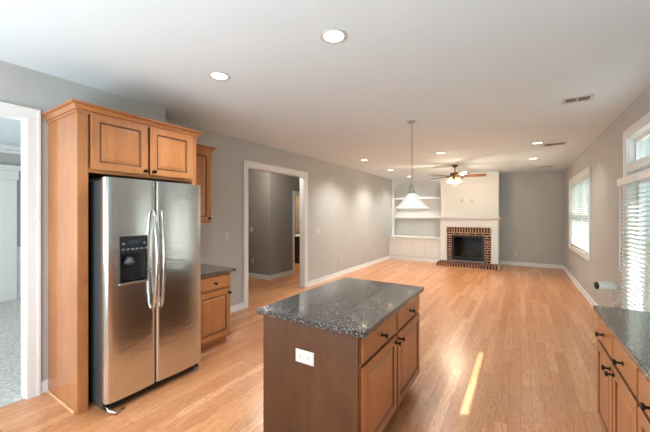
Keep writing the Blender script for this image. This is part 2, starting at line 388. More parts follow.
# brick surround
bs_ = thing('brick_surround', 'red brick surround with soldier course around the black firebox', 'fireplace surround', (-1.35, CY, .11))
obj('mortar_bed', loc_boxes(bs_, (-1.98, -1.84, CY-.04, CY-.001, .11, 1.18), (-.91, -.725, CY-.04, CY-.001, .11, 1.18), (-1.84, -.91, CY-.04, CY-.001, .93, 1.18)), M['mortar'], bs_)
bb = bmesh.new(); x = -1.975
while x < -.75:
    box(bb, x+1.35, x+.058+1.35, -.047, -.039, 1.01-.11, 1.172-.11); x += .0765
x = -1.975
for k in range(6): box(bb, x+k*.208+1.35, x+k*.208+.19+1.35, -.047, -.039, .94-.11, .995-.11)
z = .12
k = 0
while z < .9:
    for a, b in ((-1.975, -1.845), (-.905, -.73)):
        if k % 2: box(bb, a+1.35, b+1.35, -.047, -.039, z-.11, z+.056-.11)
        else:
            m = a + (b-a)*.6 if a < -1.5 else a + (b-a)*.4
            box(bb, a+1.35, m-.008+1.35, -.047, -.039, z-.11, z+.056-.11); box(bb, m+.008+1.35, b+1.35, -.047, -.039, z-.11, z+.056-.11)
    z += .0735; k += 1
obj('bricks', bb, M['brick'], bs_, bevel=.003)
# hearth
he = thing('brick_hearth', 'low red brick hearth slab on the oak floor before the fireplace', 'hearth', (-1.35, 10.0, 0))
obj('mortar_bed', loc_boxes(he, (-2.17, -.49, 9.93, CY-.002, 0, .098)), M['mortar'], he)
bb = bmesh.new(); x = -2.175
while x < -.52:
    box(bb, x+1.35, x+.06+1.35, -.085, .12, .012, .108); box(bb, x+1.35, x+.06+1.35, .135, .34, .09, .108); box(bb, x+1.35, x+.06+1.35, .355, .497, .09, .108); x += .0755
obj('bricks', bb, M['brick'], he, bevel=.004)
# insert
fi = thing('fireplace_insert', 'black metal gas fireplace insert with dark glass and ceramic logs', 'fireplace', (-1.375, CY, .14))
obj('surround_frame', loc_boxes(fi, (-1.84, -1.77, CY-.03, CY+.05, .14, .93), (-.98, -.91, CY-.03, CY+.05, .14, .93), (-1.77, -.98, CY-.03, CY+.05, .86, .93), (-1.77, -.98, CY-.03, CY+.05, .14, .25)), M['black'], fi, bevel=.004)
for za, zb in [(.155+i*.03, .17+i*.03) for i in range(3)]+[(.87+i*.022, .88+i*.022) for i in range(2)]: obj('louvre', loc_boxes(fi, (-1.76, -.99, CY-.038, CY-.028, za, zb)), M['iron'], fi)
obj('firebox_liner', loc_boxes(fi, (-1.77, -.98, CY+.4, CY+.42, .25, .86), (-1.77, -1.75, CY+.05, CY+.4, .25, .86), (-1.0, -.98, CY+.05, CY+.4, .25, .86), (-1.77, -.98, CY+.05, CY+.42, .23, .25)), M['firebox'], fi)
def log(p, q, r):
    bm = bmesh.new(); p, q = Vector(p), Vector(q); n = 9; rs = random.Random(int(p.x*1000))
    tube(bm, [p.lerp(q, i/n)+Vector((0, rs.uniform(-.006,.006), rs.uniform(-.008,.008))) for i in range(n+1)], [r*rs.uniform(.85,1.1) for _ in range(n+1)], 10)
    obj('gas_log', bm, M['log'], fi, smooth=True)
for p, q, r in (((-.25,.22,.16),(.25,.25,.17),.05), ((-.2,.14,.15),(.08,.16,.16),.042), ((-.02,.13,.15),(.22,.16,.15),.038), ((-.16,.15,.22),(.02,.24,.25),.034), ((.16,.13,.2),(-.02,.24,.27),.032)): log(p, q, r)
gl_ = NT('hearth_glass'); trn = gl_.n('ShaderNodeBsdfTransparent'); trn.inputs[0].default_value = (.5,.5,.5,1); gsy = gl_.n('ShaderNodeBsdfGlossy'); gsy.inputs['Roughness'].default_value = .05
mx_ = gl_.n('ShaderNodeMixShader'); mx_.inputs[0].default_value = .02; gl_.l(trn.outputs[0], mx_.inputs[1]); gl_.l(gsy.outputs[0], mx_.inputs[2]); gl_.l(mx_.outputs[0], gl_.out.inputs[0])
obj('glass_pane', loc_boxes(fi, (-1.77, -.98, CY+.0, CY+.005, .25, .86)), gl_.m, fi)
# TV plates on the breast
def plate(name, label, cat, loc, rz, kind='outlet', w=.075, h=.118, group=None):
    """faces local +Y... built facing local -Y then rotated"""
    t = thing(name, label, cat, loc, rz, group)
    bm = bmesh.new(); panel(bm, (-w/2, 0, -h/2), (1,0,0), (0,0,1), (0,-1,0), w, h, [(0,0),(0,.003),(.004,.007),(.008,.007)])
    obj('cover_plate', bm, M['plate'], t)
    if kind == 'outlet':
        if w > h:
            cs = ((-w*.22, 0), (w*.22, 0))
        else: cs = ((0, -.022), (0, .022))
        for cx, cz in cs:
            s = bmesh.new(); box(s, cx-.015, cx+.015, -.009, -.006, cz-.013, cz+.013)
            r = obj('receptacle', s, M['plate'], t, bevel=.004)
            s = bmesh.new()
            if w > h: box(s, cx-.008, cx+.004, -.0097, -.0085, cz+.005, cz+.0075); box(s, cx-.008, cx+.004, -.0097, -.0085, cz-.0075, cz-.005)
            else: box(s, cx-.0075, cx-.005, -.0097, -.0085, cz-.004, cz+.008); box(s, cx+.005, cx+.0075, -.0097, -.0085, cz-.004, cz+.008)
            obj('slots', s, M['slot'], r)
    elif kind == 'switch':
        n = max(1, round(w/.05)-0 if w > .1 else 1); n = 2 if w > .1 else 1
        for i in range(n):
            cx = 0 if n == 1 else (-.023, .023)[i]
            s = bmesh.new(); box(s, cx-.016, cx+.016, -.010, -.006, -.033, .033); obj('rocker', s, M['plate'], t, bevel=.002)
    else:
        s = bmesh.new(); box(s, -.006, .006, -.0085, -.0065, -.006, .006); obj('port', s, M['slot'], t)
    return t
FL, FR, FB = R(90), R(-90), 0      # facing +X, facing -X, facing -Y
plate('wall_outlet', 'white outlet plate low on the back wall right of the fireplace', 'outlet', (-.11, YB, .37), FB)
plate('wall_outlet', 'white outlet plate low on right wall below the far window\'s near end', 'outlet', (XR, 7.12, .42), FR)
plate('wall_outlet', 'white outlet plate low on right wall near the far corner', 'outlet', (XR, 9.95, .38), FR)
plate('wall_outlet', 'left one of two adjacent low outlet plates on left wall', 'outlet', (XL, 6.68, .37), FL)
plate('wall_outlet', 'right one of two adjacent low outlet plates on left wall', 'outlet', (XL, 6.94, .37), FL)
plate('wall_outlet', 'white outlet plate low on left wall close to the built-in cabinets', 'outlet', (XL, 9.21, .34), FL)
plate('wall_outlet', 'white outlet plate low on the grey hall wall seen through doorway', 'outlet', (-5.66, 5.6, .42), FB)
plate('light_switch', 'double white switch plate on the grey hall wall seen through doorway', 'switch', (-5.70, 5.6, 1.2), FB, 'switch', .12)
plate('light_switch', 'double white switch plate on left wall just right of the cased doorway', 'switch', (XL, 5.93, 1.19), FL, 'switch', .15)
plate('light_switch', 'white plate on the wall above the left granite counter', 'switch', (XL, 3.32, 1.22), FL, 'switch', .085, .125)
plate('light_switch', 'white switch plate on right wall beside the patio door', 'switch', (XR, 5.27, 1.24), FR, 'switch', .11)
plate('speaker_plate', 'small white plate high on left wall nearer the doorway', 'wall plate', (XL, 6.57, 2.44), FL, 'blank', .07)
plate('speaker_plate', 'small white plate high on left wall near the built-in shelves', 'wall plate', (XL, 9.93, 2.42), FL, 'blank', .07)
plate('speaker_plate', 'small white plate high on right wall between window and patio door', 'wall plate', (XR, 6.54, 2.45), FR, 'blank', .07)
plate('cable_plate', 'left one of two white plates on panel above the mantel', 'wall plate', (-1.54, CY, 2.0), FB, 'blank', .1, .12)
plate('cable_plate', 'right one of two white plates on panel above the mantel', 'wall plate', (-1.25, CY, 2.0), FB, 'blank', .1, .12)

# ------------------------------------------------------------------ built-in shelves and cabinets
bc = thing('built_in_cabinet', 'white built-in base cabinet with four doors left of the fireplace', 'cabinet', (-3.05, 10.5, 0))
obj('body', loc_boxes(bc, (XL+.002, CX0-.002, 10.5, YB-.002, 0, .77)), M['cream'], bc)
obj('top', loc_boxes(bc, (XL+.002, CX0-.002, 10.46, YB-.002, .77, .81)), M['white'], bc, bevel=.004)
obj('plinth', loc_boxes(bc, (XL+.002, CX0-.002, 10.484, 10.4995, 0, .11)), M['white'], bc, bevel=.004)
dw = (CX0-XL-.08)/4
for k in range(4):
    bm = bmesh.new(); panel(bm, (XL+.04+k*dw+.012+3.05, 0, .15), (1,0,0), (0,0,1), (0,-1,0), dw-.04, .59, [(0,0),(0,.02),(.004,.024),(.055,.024),(.057,.006),(.075,.006)])
    d = obj('door', bm, M['cream'], bc)
    kb = bmesh.new(); kx = XL+.04+k*dw+3.05+(dw-.045 if k % 2 == 0 else .045)
    lathe(kb, [(.004,0),(.004,.014),(.011,.018),(.011,.024),(.006,.027)], 12, Matrix.Translation((kx, -.018, .68)) @ Matrix.Rotation(R(90), 4, 'X')); obj('knob', kb, M['cream'], d, smooth=True)
bk = thing('built_in_bookcase', 'white arched built-in bookcase with two shelves beside the chimney breast', 'bookcase', (-3.05, 10.8, .81))
obj('side_panel', loc_boxes(bk, (XL+.002, XL+.02, 10.82, YB-.002, .81, CEIL-.002)), M['cream'], bk)
obj('side_panel', loc_boxes(bk, (CX0-.02, CX0-.002, 10.82, YB-.002, .81, CEIL-.002)), M['cream'], bk)
obj('back_panel', loc_boxes(bk, (XL+.02, CX0-.02, YB-.02, YB-.002, .81, CEIL-.002)), M['cream'], bk)
for z in (1.47, 2.14): obj('shelf', loc_boxes(bk, (XL+.02, CX0-.02, 10.83, YB-.02, z-.03, z+.02)), M['white'], bk, bevel=.003)
fr = bmesh.new(); a, b = XL+.002+3.05, CX0-.002+3.05; st = .07; N = 24
box(fr, a, a+st, 0, .02, 0, CEIL-.812); box(fr, b-st, b, 0, .02, 0, CEIL-.812)
xs = [a+st+(b-a-2*st)*i/N for i in range(N+1)]; mid = (a+b)/2; hw = (b-a)/2-st
arch = [Vector((x, 0, 2.50-.81+.25*math.sqrt(max(0, 1-((x-mid)/hw)**2*.98)))) for x in xs]
for i in range(N):
    p, q = arch[i], arch[i+1]; top = CEIL-.812
    extrude_poly(fr, [p, q, Vector((q.x,0,top)), Vector((p.x,0,top))], (0,.02,0))
bmesh.ops.remove_doubles(fr, verts=fr.verts, dist=.0001)
obj('face_frame', fr, M['white'], bk)

# ------------------------------------------------------------------ kitchen cabinets
def knob(parent, p, n, mat='bronze', L=.042):
    bm = bmesh.new(); q = Vector((0,0,1)).rotation_difference(Vector(n)).to_matrix().to_4x4()
    lathe(bm, [(.014,0),(.014,.003),(.007,.006),(.006,L*.6),(.014,L*.72),(.0175,L*.85),(.015,L*.97),(.007,L)], 14, Matrix.Translation(p) @ q)
    return obj('knob', bm, M[mat], parent, smooth=True)
def crown(bm, path, prof):
    """path: list of xy corners with outward mitre handled by caller -> list of (x, y, outx, outy)"""
    rings = []
    for x, y, ox, oy in path: rings.append([bm.verts.new((x+ox*d, y+oy*d, z)) for d, z in prof])
    n = len(prof)
    for A, B in zip(rings, rings[1:]):
        for k in range(n): bm.faces.new((A[k], A[(k+1)%n], B[(k+1)%n], B[k])).material_index = 1 if k in (2, 6) else 0
    bm.faces.new(rings[0][::-1]); bm.faces.new(rings[-1])
CP = lambda z: [(0,z-.035),(.008,z-.035),(.008,z-.012),(.014,z-.010),(.016,z),(.030,z+.018),(.038,z+.022),(.038,z+.026),(.050,z+.029),(.050,z+.043),(0,z+.043)]

# fridge enclosure: tall panels + bridge cabinet
X1 = -2.96
fc = thing('fridge_cabinet', 'tall maple cabinet surround with two doors above the steel refrigerator', 'cabinet', (-3.27, 1.57, 0))
L_ = lambda *b: loc_boxes(fc, *b)
obj('side_panel', L_((XK+.002, X1-.02, 1.03, 1.05, 0, 2.43)), M['maple'], fc)
obj('side_panel', L_((XK+.002, X1-.02, 2.075, 2.095, 0, 2.43)), M['maple'], fc)
obj('stile', L_((X1-.02, X1, 1.03, 1.105, 0, 2.43)), M['maple'], fc, bevel=.002)
obj('stile', L_((X1-.02, X1, 2.04, 2.095, 0, 2.43)), M['maple'], fc, bevel=.002)
obj('cabinet_box', L_((XK+.002, X1-.02, 1.05, 2.075, 1.94, 2.43)), M['maple_e'], fc)
obj('rail', L_((X1-.02, X1, 1.105, 2.04, 1.925, 1.965), (X1-.02, X1, 1.105, 2.04, 2.395, 2.43)), M['maple_x'], fc)
for k, (a, b) in enumerate(((1.115, 1.572), (1.592, 2.035))):
    bm = bmesh.new(); panel(bm, (X1+3.27, a-1.57, 1.95), (0,1,0), (0,0,1), (1,0,0), b-a, .462, door_prof(.02, .062), GD)
    d = obj('door', bm, [M['maple'], M['glaze_gap_shade']], fc); knob(d, (X1+3.27+.02, (b-.03 if k == 0 else a+.03)-1.57, 1.985), (1,0,0), L=.034)
cr = bmesh.new()
crown(cr, [(XK+3.27+.002, 1.03-1.57, 0, -1), (X1+3.27, 1.03-1.57, 1, -1), (X1+3.27, 2.095-1.57, 1, 1), (XK+3.27+.35, 2.095-1.57, 0, 1)], CP(2.43))
obj('crown_moulding', cr, [M['maple_x'], M['glaze_gap_shade']], fc)
obj('shoe_moulding', L_((XK+.03, X1-.03, 1.012, 1.03, 0, .02)), M['shoe'], fc, bevel=.006)

# upper cabinet left of doorway
uc = thing('upper_cabinet', 'narrow maple wall cabinet right of the refrigerator above the small counter', 'cabinet', (-3.7, 2.42, 1.47))
L_ = lambda *b: loc_boxes(uc, *b)
UX = -3.50
obj('cabinet_box', L_((XL+.002, UX-.02, 2.125, 2.70, 1.47, 2.43)), M['maple'], uc)
obj('face_frame', L_((UX-.02, UX, 2.125, 2.165, 1.47, 2.43), (UX-.02, UX, 2.66, 2.70, 1.47, 2.43), (UX-.02, UX, 2.165, 2.66, 1.47, 1.51), (UX-.02, UX, 2.165, 2.66, 2.39, 2.43)), M['maple'], uc)
bm = bmesh.new(); panel(bm, (UX+3.7, 2.14-2.42, .015), (0,1,0), (0,0,1), (1,0,0), .54, .925, door_prof(.02, .062), GD); d = obj('door', bm, [M['maple'], M['glaze_gap_shade']], uc)
knob(d, (UX+3.7+.02, 2.65-2.42, .06), (1,0,0), L=.034)
cr = bmesh.new(); crown(cr, [(UX+3.7, 2.125-2.42, 1, 0), (UX+3.7, 2.70-2.42, 1, 1), (XL+3.7+.002, 2.70-2.42, 0, 1)], CP(.96)); obj('crown_moulding', cr, [M['maple_x'], M['glaze_gap_shade']], uc)

# base cabinets, built facing local -X or +X
def base_cab(name, label, xw, xf, y0, y1, units, face, mats, side_mat=None, knob_pairs=True, endz=True):
    """xw wall side x, xf face frame x; face = +1/-1 direction of fronts"""
    cx, cy = (xw+xf)/2, (y0+y1)/2; t = thing(name, label, 'cabinet', (cx, cy, 0)); f = face
    L = lambda *b: loc_boxes(t, *b); mv, mh = mats
    sm = side_mat or mv
    obj('body', L((xw, xf-f*.02, y0, y1, .10, .874)), sm, t)
    obj('toe_kick', L((xw+f*.0, xf-f*.075, y0+.002, y1-.002, 0, .10)), sm, t)
    fb = bmesh.new(); n = units; w_ = (y1-y0)/n
    box(fb, xf-f*.02-cx, xf-cx, y0-cy, y1-cy, .10, .125); box(fb, xf-f*.02-cx, xf-cx, y0-cy, y1-cy, .855, .874); box(fb, xf-f*.02-cx, xf-cx, y0-cy, y1-cy, .68, .70)
    for k in range(n+1):
        yy = y0+k*w_; a = max(y0, yy-.02); b = min(y1, yy+.02); box(fb, xf-f*.02-cx, xf-cx+f*.0005, a-cy, b-cy, .10, .874)
    obj('face_frame', fb, mv, t)
    for k in range(n):
        a = y0+k*w_+.014; wd = w_-.028
        bm = bmesh.new(); panel(bm, (xf-cx, a-cy, .705), (0,1,0), (0,0,1), (f,0,0), wd, .148, drawer_prof(), GW); dr = obj('drawer', bm, [mh, M['glaze_gap_shade']], t)
        knob(dr, (xf-cx+f*.02, a+wd/2-cy, .78), (f,0,0))
        bm = bmesh.new(); panel(bm, (xf-cx, a-cy, .125), (0,1,0), (0,0,1), (f,0,0), wd, .555, door_prof(.02, .058), GD); dr = obj('door', bm, [mv, M['glaze_gap_shade']], t)
        right = (k % 2 == 0) if n > 1 else True
        knob(dr, (xf-cx+f*.02, (a+wd-.03 if right else a+.03)-cy, .635), (f,0,0))
    return t
mm = (M['maple'], M['maple_x'])
base_cab('base_cabinet', 'small maple base cabinet between refrigerator and cased doorway', XL+.002, -3.03, 2.125, 2.62, 1, 1, mm)
IX0, IX1, IY0, IY1 = -1.54, -.80, 1.64, 2.89
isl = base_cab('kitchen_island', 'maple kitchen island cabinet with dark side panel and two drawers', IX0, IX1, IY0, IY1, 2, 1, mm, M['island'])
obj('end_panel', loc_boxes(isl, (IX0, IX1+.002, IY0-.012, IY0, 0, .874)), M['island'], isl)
base_cab('base_cabinet', 'maple base cabinet under the right counter at its far end', XR-.002, .49, 2.04, 2.965, 2, -1, mm)
base_cab('base_cabinet', 'maple base cabinet under the right counter nearest the camera', XR-.002, .49, 1.115, 2.04, 2, -1, mm)
base_cab('base_cabinet', 'maple base cabinet at the kitchen end of the right counter', XR-.002, .49, .19, 1.115, 2, -1, mm)
def slab(name, label, x0, x1, y0, y1):
    bm = boxes((x0-(x0+x1)/2, x1-(x0+x1)/2, y0-(y0+y1)/2, y1-(y0+y1)/2, 0, .038)); o = obj(name, bm, M['granite'], bevel=.006); o.location = ((x0+x1)/2, (y0+y1)/2, .875)
    return tag(o, label, 'countertop')
slab('countertop', 'polished dark speckled granite slab on top of the kitchen island', -1.59, -.75, 1.61, 2.92)
slab('countertop', 'small dark granite counter beside the refrigerator', XL+.002, -3.0, 2.125, 2.69)
slab('countertop', 'long glossy granite counter along the right wall before the patio door', .457, XR-.002, .17, 3.0)
# island outlet
plate('island_outlet', 'white horizontal double outlet plate on the dark end of the island', 'outlet', (-1.178, IY0-.012, .662), FB, 'outlet', .145, .085)

# ------------------------------------------------------------------ refrigerator
FX = -2.74; fy0, fy1 = 1.145, 2.005; FS = 1.54
rf = thing('refrigerator', 'stainless steel side-by-side refrigerator with black ice and water dispenser', 'refrigerator', (-3.15, 1.565, 0))
L_ = lambda *b: loc_boxes(rf, *b)
obj('body', L_((-3.53, -2.835, fy0+.004, fy1-.004, .03, 1.86)), M['side'], rf, bevel=.006)
obj('hinge_cover', L_((-2.95, -2.80, fy0+.01, fy0+.09, 1.86, 1.88)), M['black'], rf, bevel=.004)
obj('hinge_cover', L_((-2.95, -2.80, fy1-.09, fy1-.01, 1.86, 1.88)), M['black'], rf, bevel=.004)
obj('kick_grille', L_((-2.86, -2.79, fy0+.01, fy1-.01, .025, .085), *[(-2.79, -2.784, fy0+.05, fy1-.05, .034+i*.014, .041+i*.014) for i in range(4)]), M['black'], rf)
for y in (fy0+.04, fy1-.04): 
    bm = bmesh.new(); lathe(bm, [(.018,0),(.022,.006),(.012,.01),(.012,.04)], 14, Matrix.Translation((-2.80+3.15, y-1.565, 0))); obj('foot', bm, M['grey'], rf, smooth=True)
    bm = bmesh.new(); lathe(bm, [(.018,0),(.022,.006),(.012,.01),(.012,.04)], 14, Matrix.Translation((-3.40+3.15, y-1.565, 0))); obj('foot', bm, M['grey'], rf, smooth=True)
def fridge_door(y0, y1, z0, z1, recess=None):
    """rounded-front door; returns bmesh in local coords"""
    bm = bmesh.new(); xb, xf = -2.825+3.15, FX+3.15; n = 14; r = .022
    ys = [y0, y0+.004, y0+.010, y0+r]+[y0+r+(y1-y0-2*r)*i/n for i in range(1, n)]+[y1-r, y1-.010, y1-.004, y1]
    def xx(y):
        e = min(y-y0, y1-y); base_ = xf-(.02*(1-math.sqrt(max(0, 1-(1-min(e, r)/r)**2))))
        return base_ + .010*(1-((y-(y0+y1)/2)/((y1-y0)/2))**2) - .010
    f = [(xx(y), y-1.565) for y in ys]
    prof = [(xb, y0-1.565)]+f+[(xb, y1-1.565)]
    extrude_poly(bm, [Vector((x, y, z0)) for x, y in prof], (0, 0, z1-z0)); return bm
DY0, DY1, DZ0, DZ1 = 1.232, 1.458, 1.005, 1.405
lfd = obj('freezer_door', fridge_door(fy0, FS-.004, .085, 1.88), M['steel'], rf)
rfd = obj('fridge_door', fridge_door(FS+.004, fy1, .085, 1.88), M['steel'], rf)
for p in (lfd, rfd):
    for q in p.data.polygons: q.use_smooth = abs(q.normal.z) < .5 and q.area > .0
    p.data.set_sharp_from_angle(angle=R(50)) if hasattr(p.data, 'set_sharp_from_angle') else None
# cut the dispenser bay
cut = obj('cutter', loc_boxes(rf, (-2.80, -2.70, DY0+.012, DY1-.012, DZ0+.02, DZ1-.14)), M['black'])
cut.parent = rf
bpy.context.view_layer.update()
md = lfd.modifiers.new('bay', 'BOOLEAN'); md.object = cut; md.operation = 'DIFFERENCE'; md.solver = 'EXACT'
bpy.context.view_layer.update()
dg = bpy.context.evaluated_depsgraph_get(); nm = bpy.data.meshes.new_from_object(lfd.evaluated_get(dg)); lfd.modifiers.clear(); lfd.data = nm
bpy.data.objects.remove(cut)
def dims(o, *b): return loc_boxes(rf, *b)
dp = obj('dispenser', L_((-2.755, -2.732, DY0, DY1, DZ1-.145, DZ1), (-2.755, -2.732, DY0, DY0+.014, DZ0+.015, DZ1-.14), (-2.755, -2.732, DY1-.014, DY1, DZ0+.015, DZ1-.14)), M['black'], rf, bevel=.004)
obj('bay_liner', L_((-2.795, -2.79, DY0+.013, DY1-.013, DZ0+.021, DZ1-.141)), M['black'], dp)
obj('display', L_((-2.733, -2.7305, 1.30, 1.39, DZ1-.075, DZ1-.035)), M['display'], dp)
for bx in [(1.25+i*.036, 1.272+i*.036, DZ1-.115, DZ1-.102) for i in range(6)]+[(1.252, 1.272, DZ1-.07, DZ1-.055), (1.418, 1.438, DZ1-.07, DZ1-.055)]: obj('button', L_((-2.733, -2.7295)+bx), M['grey'], dp)
bm = bmesh.new(); lathe(bm, [(.018,0),(.045,.012),(.045,.028),(.03,.05),(.018,.07)], 20, Matrix.Translation((-2.765+3.15, 1.32-1.565, 1.165))); obj('paddle', bm, M['side'], dp, smooth=True)
obj('drip_tray', L_((-2.79, -2.722, DY0-.002, DY1+.002, DZ0, DZ0+.02)), M['steel_h'], dp, bevel=.006)
for y, s in ((FS-.035, -1), (FS+.035, 1)):
    pts = []; n = 18
    for i in range(n+1):
        u = i/n; z = .76+.85*u; bow = math.sin(math.pi*u)
        pts.append((FX+3.15+.012+.05*bow**.6, y-1.565+s*-.004*bow, z))
    pts = [(FX+3.15-.012, y-1.565, .76)]+pts+[(FX+3.15-.012, y-1.565, 1.61)]
    bm = bmesh.new(); tube(bm, pts, .0135, 12); obj('handle', bm, M['steel_h'], lfd if s < 0 else rfd, smooth=True)
bm = bmesh.new(); lathe(bm, [(.014,0),(.014,.003),(.010,.004)], 20, Matrix.Translation((FX+3.15-.002, 1.90-1.565, 1.80)) @ Matrix.Rotation(R(90), 4, 'Y')); obj('badge', bm, M['grey'], rfd)
br = bmesh.new(); tube(br, [(-2.80+3.15, fy0+.02-1.565, .06), (-2.74+3.15, fy0+.015-1.565, .03), (-2.70+3.15, fy0+.05-1.565, .012), (-2.72+3.15, fy0+.12-1.565, .012)], .010, 10); obj('levelling_bracket', br, M['steel_h'], rf, smooth=True)

# ------------------------------------------------------------------ windows, patio door, blinds
def glazed_window(idx, y0, y1, z0, z1, x):
    t = bpy.data.objects.new('window_%d' % idx, None); COL.objects.link(t); t['kind'] = 'structure'; t.location = (x, (y0+y1)/2, z0)
    cy = (y0+y1)/2; zm = (z1-z0)/2; n = 2; w_ = (y1-y0)/n
    fb = bmesh.new()
    for k in range(n):
        a = y0+k*w_-cy; b = a+w_
        for za, zb, xo in ((0, zm+.02, 0), (zm-.02, z1-z0, .035)):
            for bb_ in ((a+.0, a+.05, za, zb), (b-.05, b, za, zb), (a, b, za, za+.045), (a, b, zb-.045, zb)):
                box(fb, xo, xo+.034, bb_[0], bb_[1], bb_[2], bb_[3])
    obj('sash_frame', fb, M['white'], t)
    gb = bmesh.new()
    for k in range(n):
        a = y0+k*w_-cy+.045; b = a+w_-.09
        box(gb, .014, .018, a, b, .04, zm-.02); box(gb, .05, .054, a, b, zm+.02, z1-z0-.04)
    obj('pane', gb, M['glass'], t)
    return t
glazed_window(1, WIN[0]+.018, WIN[1]-.018, WIN[2]+.018, WIN[3]-.018, XR+.05)
def blind(name, label, y0, y1, z0, z1, x, pitch=.045, width=.05, tilt=28, valance=True, group=None, val_out=0.0):
    t = thing(name, label, 'blinds', (x, (y0+y1)/2, z0), 0, group); h = z1-z0; hw = (y1-y0)/2
    obj('headrail', boxes((-.03, .03, -hw, hw, h-.05, h)), M['white'], t, bevel=.003)
    if val_out: obj('valance', boxes((-.05, -.032, -hw-val_out, hw+val_out, h-.07, h+.015), (-.032, .03, -hw-val_out, -hw-val_out+.012, h-.07, h+.015), (-.032, .03, hw+val_out-.012, hw+val_out, h-.07, h+.015)), M['white'], t, bevel=.004)
    n = int((h-.08)/pitch); bm = bmesh.new(); ca, sa = math.cos(R(tilt))*width/2, math.sin(R(tilt))*width/2
    for i in range(n):
        z = .035+i*pitch; th = .003
        # slat: room side edge lower
        prof = [Vector((-ca, -hw, z-sa)), Vector((0, -hw, z+.003)), Vector((ca, -hw, z+sa)), Vector((ca, -hw, z+sa+th)), Vector((0, -hw, z+.003+th)), Vector((-ca, -hw, z-sa+th))]
        extrude_poly(bm, prof, (0, 2*hw, 0))
    obj('slats', bm, M['slat'], t)
    obj('bottom_rail', boxes((-.025, .025, -hw, hw, 0, .02)), M['white'], t, bevel=.003)
    lb = bmesh.new()
    m = max(2, int(hw*2/.5)+1)
    for k in range(m):
        y = -hw+.12+(2*hw-.24)*k/(m-1); tube(lb, [(-.027, y, .01), (-.027, y, h-.03)], .0018, 6)
    obj('ladder_cord', lb, M['knit'], t)
    wb = bmesh.new(); tube(wb, [(-.04, hw-.06, h-.06), (-.042, hw-.06, h*.45)], .004, 8); obj('tilt_wand', wb, M['white'], t)
    return t
wm = (WIN[0]+WIN[1])/2
blind('window_blind', 'white horizontal blind in near half of the far right window', WIN[0]+.025, wm-.01, WIN[2]+.025, WIN[3]-.02, XR+.012, tilt=18)
blind('window_blind', 'white horizontal blind in far half of the far right window', wm+.01, WIN[1]-.025, WIN[2]+.025, WIN[3]-.02, XR+.012, tilt=18)
# patio door: two glazed leaves, transom
def leaf(idx, y0, y1):
    t = bpy.data.objects.new('door_%d' % idx, None); COL.objects.link(t); t['kind'] = 'structure'; cy = (y0+y1)/2; t.location = (XR+.06, cy, 0)
    a, b = y0-cy, y1-cy
    obj('stiles_and_rails', boxes((0, .045, a, a+.11, .01, 2.06), (0, .045, b-.11, b, .01, 2.06), (0, .045, a+.11, b-.11, .01, .22), (0, .045, a+.11, b-.11, 1.93, 2.06)), M['white'], t, bevel=.003)
    obj('pane', boxes((.02, .025, a+.105, b-.105, .215, 1.935)), M['glass'], t)
    return t
dm = (DOOR[0]+DOOR[1])/2
d1 = leaf(1, DOOR[0]+.02, dm-.002); d2 = leaf(2, dm+.002, DOOR[1]-.02)
hb = bmesh.new(); tube(hb, [(-.005, -.33, 1.0), (-.045, -.33, 1.0), (-.05, -.31, 1.0), (-.05, -.22, 1.0)], .008, 10); obj('door_handle', hb, M['nickel'], d1)
struct('trim_9', boxes((XR-.012, XR+.13, DOOR[0]+.018, DOOR[1]-.018, 2.065, 2.15)), M['white'], .004)
tw = bpy.data.objects.new('window_2', None); COL.objects.link(tw); tw['kind'] = 'structure'; tw.location = (XR+.05, dm, 2.15)
a = DOOR[0]+.018-dm; b = -a; hh = DOOR[3]-.018-2.15
obj('sash_frame', boxes((0, .05, a, b, 0, .05), (0, .05, a, b, hh-.05, hh), (0, .05, a, a+.05, .05, hh-.05), (0, .05, b-.05, b, .05, hh-.05)), M["white"], tw, bevel=.003)
obj('pane', boxes((.02, .025, a+.045, b-.045, .045, hh-.045)), M['glass'], tw)
blind('patio_blind', 'long white horizontal blind on the far leaf of the patio door', dm+.03, DOOR[1]-.005, .06, 1.985, XR-.045, tilt=20, val_out=.02, pitch=.046)
blind('patio_blind', 'long white horizontal blind on the near leaf of the patio door', DOOR[0]+.005, dm-.03, .06, 1.985, XR-.045, tilt=20, val_out=.02, pitch=.046)

# security camera on door casing with cable to outlet
sc = thing('security_camera', 'white cylindrical camera with black lens end mounted beside patio blinds', 'camera', (XR-.03, 5.02, .72))
A = Matrix.Translation((-.17, -.06, 0)) @ Vector((0,0,1)).rotation_difference(Vector((-.93, -.36, .02))).to_matrix().to_4x4()
bm = bmesh.new(); lathe(bm, [(.03,-.10),(.044,-.095),(.050,-.08),(.052,.085),(.048,.09)], 28, A); obj('housing', bm, M['plate'], sc, smooth=True)
bm = bmesh.new(); lathe(bm, [(.046,.0895),(.046,.094),(.03,.096)], 28, A); obj('lens', bm, M['black'], sc, smooth=True)
bm = bmesh.new(); tube(bm, [(-.09, -.03, 0), (-.04, -.01, 0), (0, 0, 0)], .010, 10); lathe(bm, [(.026,-.005),(.026,.012),(.012,.016)], 16, Matrix.Rotation(R(-90), 4, 'Y')); obj('mount', bm, M['plate'], sc, smooth=True)
plate('wall_outlet', 'white outlet plate with a plugged cable below the security camera', 'outlet', (XR, 5.36, .44), FR)
pl = thing('power_cable', 'thin white power cable hanging from the camera to a plug', 'cable', (XR-.02, 5.36, .40))
pts = []
P0 = Vector((-.12, -.34, .26)); P1 = Vector((-.02, -.02, .02))
for i in range(22):
    u = i/21; p = P0.lerp(P1, u); p += Vector((-.01*math.sin(u*9), .07*math.sin(math.pi*u)*math.sin(u*7), -.12*math.sin(math.pi*u))); pts.append(p)
bm = bmesh.new(); tube(bm, pts, .005, 8); obj('cord', bm, M['knit'], pl, smooth=True)
obj('plug', boxes((-.035, .009, -.03, .03, -.005, .04)), M['plate'], pl, bevel=.005)

